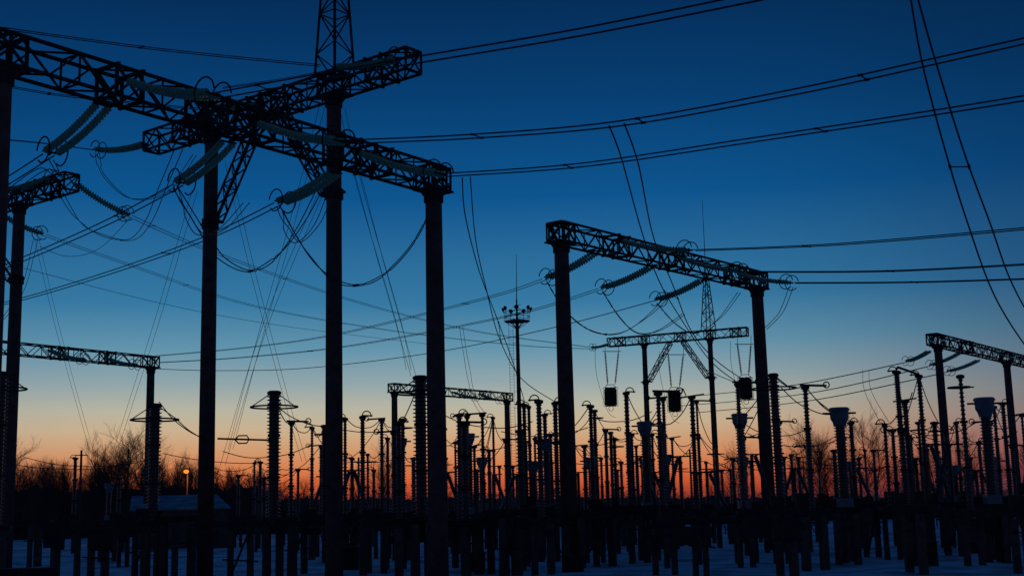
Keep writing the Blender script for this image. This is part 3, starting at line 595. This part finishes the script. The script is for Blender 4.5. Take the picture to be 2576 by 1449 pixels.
# support frames
for pxs, d in [((140, 195), 61), ((230, 265), 57), ((340, 372), 66), ((412, 440, 482), 62), ((580, 630), 59), ((735, 765), 66), ((925, 965), 66), ((1003, 1045), 57.5), ((1170, 1205, 1235), 63), ((1268, 1300), 62), ((1345, 1385), 70), ((1462, 1500, 1540), 67), ((1590, 1628), 70), ((1748, 1775), 56), ((1880, 1900), 76), ((1960, 1995), 55), ((2015, 2035), 78), ((2125, 2145), 66), ((2180, 2210), 70), ((2285, 2320), 55), ((2385, 2420), 70), ((2480, 2512), 62), ((2556, 2590), 55), ((75, 95), 84), ((300, 320), 82), ((870, 895), 72)]:
    P = [at(x, 1380, d+random.uniform(-1.2, 1.2)) for x in pxs]; r = root('support_frame', (P[0].x, P[0].y, 0))
    later(r, 'low dark support frame', 'support frame', pxs[0], 'low equipment support frames')
    zt = random.uniform(2.15, 2.8); lw = random.uniform(.24, .4)
    for p in P:
        lq = lw*random.uniform(.8, 1.15); m = MB(); m.box(V((p.x, p.y, zt/2-.05)), lq, lq, zt, random.uniform(-.4, .4)) if random.random() < .6 else m.lathe(V((p.x, p.y, -.05)), V((0, 0, 1)), [(0, lq*.62), (zt, lq*.52)], 10); m.build('leg', CONC, r)
    e = V((random.uniform(.6, 2.2), 0, 0)); e2 = V((random.uniform(.6, 2.2), 0, 0)); m = MB()
    a, b = V((P[0].x, P[0].y, zt+.2))-e, V((P[-1].x, P[-1].y, zt+.2))+e2
    m.bar(a, b, .3, .3); m.bar(a+V((0, .8, 0)), b+V((0, .8, 0)), .3, .3)
    for k in range(5): c = a.lerp(b, k/4); m.bar(c, c+V((0, .8, 0)), .16)
    m.build('frame_beam', STEEL, r)
    if random.random() < .5: m = MB(); zz = random.uniform(1.1, 1.8); m.bar(V((P[0].x-.3, P[0].y-.25, zz)), V((P[-1].x+.4, P[-1].y-.25, zz+random.uniform(-.1, .1))), .07); m.build('operating_rod', STEEL, r)
    if random.random() < .5:
        m = MB(); m.bar(V((P[0].x, P[0].y-.24, .25)), V((P[-1].x, P[-1].y-.24, zt-.1)), .08); m.build('brace', STEEL, r)
    for q_ in range(random.choice((0, 1, 1, 2))):
        m = MB(); c = a.lerp(b, random.uniform(.1, .9)); sz = random.uniform(.3, 1.0); m.box(V((c.x, c.y-.35-q_*.1, zt-.02-sz/2)), random.uniform(.4, .9), .35, sz); m.build('drive_box', STEEL, r)
    for k in range(random.choice((1, 2, 3))):
        m = MB(); c = a.lerp(b, random.random()); hh = random.uniform(.15, .6); m.box(V((c.x, c.y+.1, zt+.38+hh/2)), random.uniform(.2, .6), .3, hh); m.build('mechanism_housing', STEEL, r)
for k, (x, y_, d, wx) in enumerate([(60, 1432, 55, 2.6), (1440, 1400, 62, 1.0), (2318, 1365, 60, 1.2), (880, 1378, 70, .9), (1195, 1392, 66, 1.0), (2455, 1365, 72, 1.2)]):
    t = at(x, y_, d); r = root('control_cabinet', (t.x, t.y, 0)); later(r, 'dark box-shaped control cabinet', 'cabinet', x, 'control cabinets')
    m = MB(); m.box(V((t.x, t.y, t.z/2)), wx, .7, t.z+.02); m.build('body', STEEL, r)
    m = MB(); m.box(V((t.x, t.y, t.z+.04)), wx+.12, .85, .05); m.build('lid', STEEL, r)
    m = MB(); m.box(V((t.x, t.y-.36, t.z/2+.02)), wx*.42, .02, t.z*.8); m.build('door', STEEL, r)
# ------------------------------------------------------------------ fence, shed, lamps
r = root('concrete_fence', (-105, 182, 0)); tag(r, 'low dark concrete panel fence running across behind the equipment', 'fence')
pm = MB(); pm.box(V((-103.5, 182, 1.3)), 2.86, .1, 2.6); pm.box(V((-103.5, 181.93, 1.3)), 2.4, .03, 2.0); p0 = pm.build('panel', FENCE, r)
pm = MB(); pm.box(V((-105, 182, 1.4)), .14, .2, 2.8); q0 = pm.build('post', FENCE, r)
for k in range(1, 70):
    c = p0.copy(); COL.objects.link(c); c.parent = r; c.location = (3*k, 0, random.uniform(-.05, .05))
    c = q0.copy(); COL.objects.link(c); c.parent = r; c.location = (3*k, 0, 0)
d = 118
r = root('shed', (at(430, 1300, d).x, d, 0)); ORI[r.name] = Vector(r.location)
tag(r, 'low shed with snow covered roof at lower left', 'shed')
e0, e1 = at(326, 1281, d), at(580, 1283, d); e0.z = e1.z = (e0.z+e1.z)/2; zr = at(400, 1250, d+7).z
r0, r1 = V((e0.x-1.9-.0, d+7, zr)), V((e1.x-2.9, d+7, zr)); f0, f1 = V((e0.x-3.8, d+14, e0.z)), V((e1.x-5.8, d+14, e0.z))
m = MB()
for (a, b, c, dd) in ((e0, e1, r1, r0), (r0, r1, f1, f0)):
    n = len(m.v); m.v += [a, b, c, dd, a+V((0, 0, .15)), b+V((0, 0, .15)), c+V((0, 0, .15)), dd+V((0, 0, .15))]
    m.f += [(n, n+3, n+2, n+1), (n+4, n+5, n+6, n+7), (n, n+1, n+5, n+4), (n+1, n+2, n+6, n+5), (n+3, n, n+4, n+7), (n+2, n+3, n+7, n+6)]
m.build('roof', ROOFS, r)
m = MB(); i_ = V((.3, .3, -.02)); j_ = V((-.3, .3, -.02)); k1 = V((.3, -.3, -.02)); k2 = V((-.3, -.3, -.02))
ta, tb, tc_, td = e0+i_, e1+j_, f1+k2, f0+k1
m.v += [V((p.x, p.y, 0)) for p in (ta, tb, tc_, td)]+[ta, tb, tc_, td, r0+V((.3, 0, -.05)), r1+V((-.3, 0, -.05))]
m.f += [(0, 1, 5, 4), (1, 2, 6, 9, 5), (2, 3, 7, 6), (3, 0, 4, 8, 7)]
m.build('wall', WALL, r)
m = MB(); m.box(V((e0.x+1.0, d+.27, 1.9)), .9, .04, .5); m.build('window', WINL, r)
m = MB(); m.box(V((e0.x+5.0, d+.27, .95)), 1.1, .04, 1.9); m.build('door', WALL, r)
lp = at(472, 1186, 142); r = root('street_lamp', (lp.x, lp.y, 0)); tag(r, 'glowing orange street lamp behind the snowy shed', 'street lamp')
LAMPP = mat('lamp_pole', (.25, .16, .1), (.3, .2, .14), 3)
m = MB(); m.tube([V((lp.x, lp.y, 0)), V((lp.x, lp.y, lp.z+.1)), V((lp.x, lp.y-.5, lp.z+.3))], .07, 6); m.build('pole', LAMPP, r)
m = MB(); m.lathe(V((lp.x, lp.y-.6, lp.z-.2)), V((0, 0, 1)), [(0, .08), (.07, .22), (.2, .31), (.33, .24), (.4, .08)], 12); m.build('bulb', BULB, r, smooth=True)
m = MB(); m.lathe(V((lp.x, lp.y-.6, lp.z+.21)), V((0, 0, 1)), [(0, .2), (.04, .16), (.1, .06)], 12); m.build('lamp_shade', STEEL, r)
ll = bpy.data.lights.new('lamp_light', 'POINT'); ll.energy = 60; ll.color = (1, .36, .05); ll.shadow_soft_size = .15
lo = bpy.data.objects.new('lamp_light', ll); COL.objects.link(lo); lo.location = (lp.x, lp.y-1.0, lp.z-.7)
for k, (x, yt, d) in enumerate([(205, 1132, 105), (902, 1150, 120), (1735, 1130, 130)]):
    t = at(x, yt, d); m = MB(); m.tube([V((t.x, t.y, 0)), t], .13, 8, .09); m.bar(t-V((.5, 0, .4)), t+V((.5, 0, -.4)), .08)
    tag(m.build('utility_pole', CONC), ('slim utility pole before the bare trees at left', 'slim utility pole right of the spire column', 'slim utility pole under the right gantry')[k], 'pole')
# ------------------------------------------------------------------ trees
def branch(m, tr, p, d, ln, r, lev, maxl):
    n = 3; pts = [p]; q = p.copy(); dd = d.copy()
    for i in range(n):
        dd = (dd+V((random.gauss(0, .10), random.gauss(0, .10), .05 if lev else .02))).normalized(); q = q+dd*(ln/n); pts.append(q.copy())
    (tr if lev == 0 else m).tube(pts, r, 6 if lev == 0 else 3, r*.45 if lev else r*.35, cap=False)
    if lev >= maxl: return
    k = (22, 9, 7, 5)[lev]
    for j in range(k):
        t = (.2 if lev == 0 else .15)+(.8)*(j+random.random()*.6)/k; t = min(t, .98)
        a = pts[int(t*n)].lerp(pts[min(int(t*n)+1, n)], t*n-int(t*n))
        az = random.uniform(0, 2*math.pi); side = V((math.cos(az), math.sin(az), 0))
        if lev: side = (side-d*side.dot(d)).normalized()
        up = random.uniform(.7, 1.1) if lev == 0 else random.uniform(.7, 1.2)
        nd = (dd*up+side*random.uniform(.5, .9)+V((0, 0, .15))).normalized()
        branch(m, tr, a, nd, ln*(random.uniform(.34, .5)*(1.15-.55*t) if lev == 0 else random.uniform(.4, .6)), max(r*.36*(1.1-.5*t), .0095), lev+1, maxl)
protos = []
for v_ in range(4):
    random.seed(50+v_); m, tr = MB(), MB(); branch(m, tr, V((0, 0, -.2)), V((0, 0, 1)), 11.5, .14, 0, 3)
    zz = max(p.z for p in m.v+tr.v)
    r = root('bare_tree', (0, 0, 0)); t_ = tr.build('trunk', BARK, r); c_ = m.build('crown', BARK, r)
    protos.append([r, t_, c_, zz, False])
random.seed(3)
def plant(px, yt, d, wz=1.0):
    k = random.randrange(4); P = protos[k]; t = at(px, yt, d)
    if not P[4]: r = P[0]; P[4] = True
    else:
        r = P[0].copy(); COL.objects.link(r)
        for ch in (P[1], P[2]): c = ch.copy(); COL.objects.link(c); c.parent = r
    s_ = t.z/P[3]; r.location = (t.x, t.y, 0); r.scale = (s_*wz, s_*wz, s_); r.rotation_euler = (0, 0, random.uniform(0, 6.28))
    later(r, 'bare leafless tree', 'tree', px, 'bare winter trees')
for a in [(325, 1036, 190), (292, 1070, 190), (345, 1065, 195), (262, 1090, 188), (20, 1085, 188), (52, 1112, 190), (90, 1138, 190), (135, 1148, 188), (180, 1146, 190), (222, 1138, 188), (400, 1140, 190), (440, 1160, 188), (478, 1120, 190), (502, 1140, 188), (590, 1175, 200), (625, 1185, 200), (938, 1095, 190), (1138, 1140, 200), (1826, 1095, 210), (2058, 1030, 190), (2040, 1065, 195), (2085, 1075, 188), (2168, 1000, 188), (2190, 1045, 192), (2005, 1085, 200), (2345, 1090, 190), (2450, 1065, 190), (2545, 1080, 190), (1395, 1160, 220), (760, 1185, 210), (1640, 1180, 230), (150, 1172, 190), (2230, 1130, 210),
          (-15, 1110, 190), (110, 1158, 200), (240, 1122, 195), (308, 1095, 200), (372, 1120, 200), (420, 1170, 205), (460, 1155, 210), (530, 1160, 205), (560, 1175, 195), (35, 1145, 195), (205, 1165, 190), (660, 1195, 215), (700, 1190, 220), (2110, 1110, 200), (2140, 1120, 190), (1990, 1130, 215), (2390, 1120, 205), (2500, 1120, 205), (1850, 1150, 220), (1800, 1165, 225), (955, 1150, 210), (920, 1160, 215), (2270, 1150, 215), (2310, 1130, 210)]: plant(*a, wz=1.15 if a[0] < 1900 else 1.05)
for P in protos:
    if not P[4]:
        for o in P[:3]: bpy.data.objects.remove(o)
# forest mass
fm = MB()
def ftree(x, y, h, wd, n, tw):
    for _ in range(n):
        t = random.random()**1.15; z0 = h*t*.85; a = random.uniform(0, 6.28); rr = wd*(1-t*.75)*math.sqrt(random.random())
        p = V((x+math.cos(a)*rr*.6, y+math.sin(a)*rr*.6, z0)); q = p+V((math.cos(a)*wd*.3+random.gauss(0, .25), math.sin(a)*wd*.2, h*random.uniform(.05, .16)))
        wv = V((random.uniform(.4, 1)*tw, 0, 0)); k = len(fm.v); fm.v += [p-wv, p+wv, q]; fm.f.append((k, k+1, k+2))
for i in range(170):
    px = random.uniform(-120, 720); d = random.uniform(205, 330); yt = 1165+random.uniform(-35, 40)+max(0, px-420)*.13
    t = at(px, yt, d); ftree(t.x, t.y, t.z, random.uniform(2.2, 4.6), 380, .028*d/200)
for i in range(330):
    px = random.uniform(600, 2750); d = random.uniform(420, 600); yt = 1240+random.uniform(-12, 10)-(px-1288)*.003
    t = at(px, yt, d); ftree(t.x, t.y, max(5, t.z), 6.5, 70, .13)
for px0, px1, d, y0, y1, am in ((-200, 700, 340, 1230, 1228, 7), (640, 2800, 620, 1256, 1244, 3)):   # dense lower undergrowth
    n = int((px1-px0)/3); ys = [y0+(y1-y0)*i/n+am*(math.sin(i*.11)+.6*math.sin(i*.37+1)+.5*random.uniform(-1, 1)) for i in range(n+1)]
    for i in range(n):
        a, b = at(px0+i*3, ys[i], d), at(px0+i*3+3, ys[i+1], d)
        k = len(fm.v); fm.v += [V((a.x, a.y, 0)), V((b.x, b.y, 0)), b, a]; fm.f.append((k, k+1, k+2, k+3))
tag(fm.build('distant_forest', FOREST, loc=V((0, 300, 0))), 'dark distant wood along the horizon', 'forest', kind='stuff')
# ------------------------------------------------------------------ ordinal labels
ORDS = 'first second third fourth fifth sixth seventh eighth ninth tenth eleventh twelfth thirteenth fourteenth fifteenth sixteenth seventeenth eighteenth nineteenth twentieth twenty-first twenty-second twenty-third twenty-fourth twenty-fifth twenty-sixth twenty-seventh twenty-eighth twenty-ninth thirtieth thirty-first thirty-second thirty-third thirty-fourth thirty-fifth thirty-sixth thirty-seventh thirty-eighth thirty-ninth fortieth'.split()
ZN = [(530, 'left of second tall column'), (845, 'between second tall column and spire column'), (1100, 'between spire column and fourth tall column'), (1425, 'between fourth and fifth tall columns'), (1680, 'under left half of right gantry'), (1930, 'under right half of right gantry'), (2150, 'just right of the right gantry'), (2360, 'just left of far-right gantry'), (9999, 'under the far-right gantry')]
bins = {}
for o, ph, px in PEND:
    z = next(n for lim, n in ZN if px < lim); bins.setdefault((ph, z), []).append((px, o))
for (ph, z), L_ in bins.items():
    L_.sort(key=lambda e: e[0])
    for i, (px, o) in enumerate(L_):
        o['label'] = ph+' '+z if len(L_) == 1 else '%s, %s from left %s' % (ph, ORDS[min(i, 39)], z)
print('cables', cnt, max(len(v) for v in bins.values()))
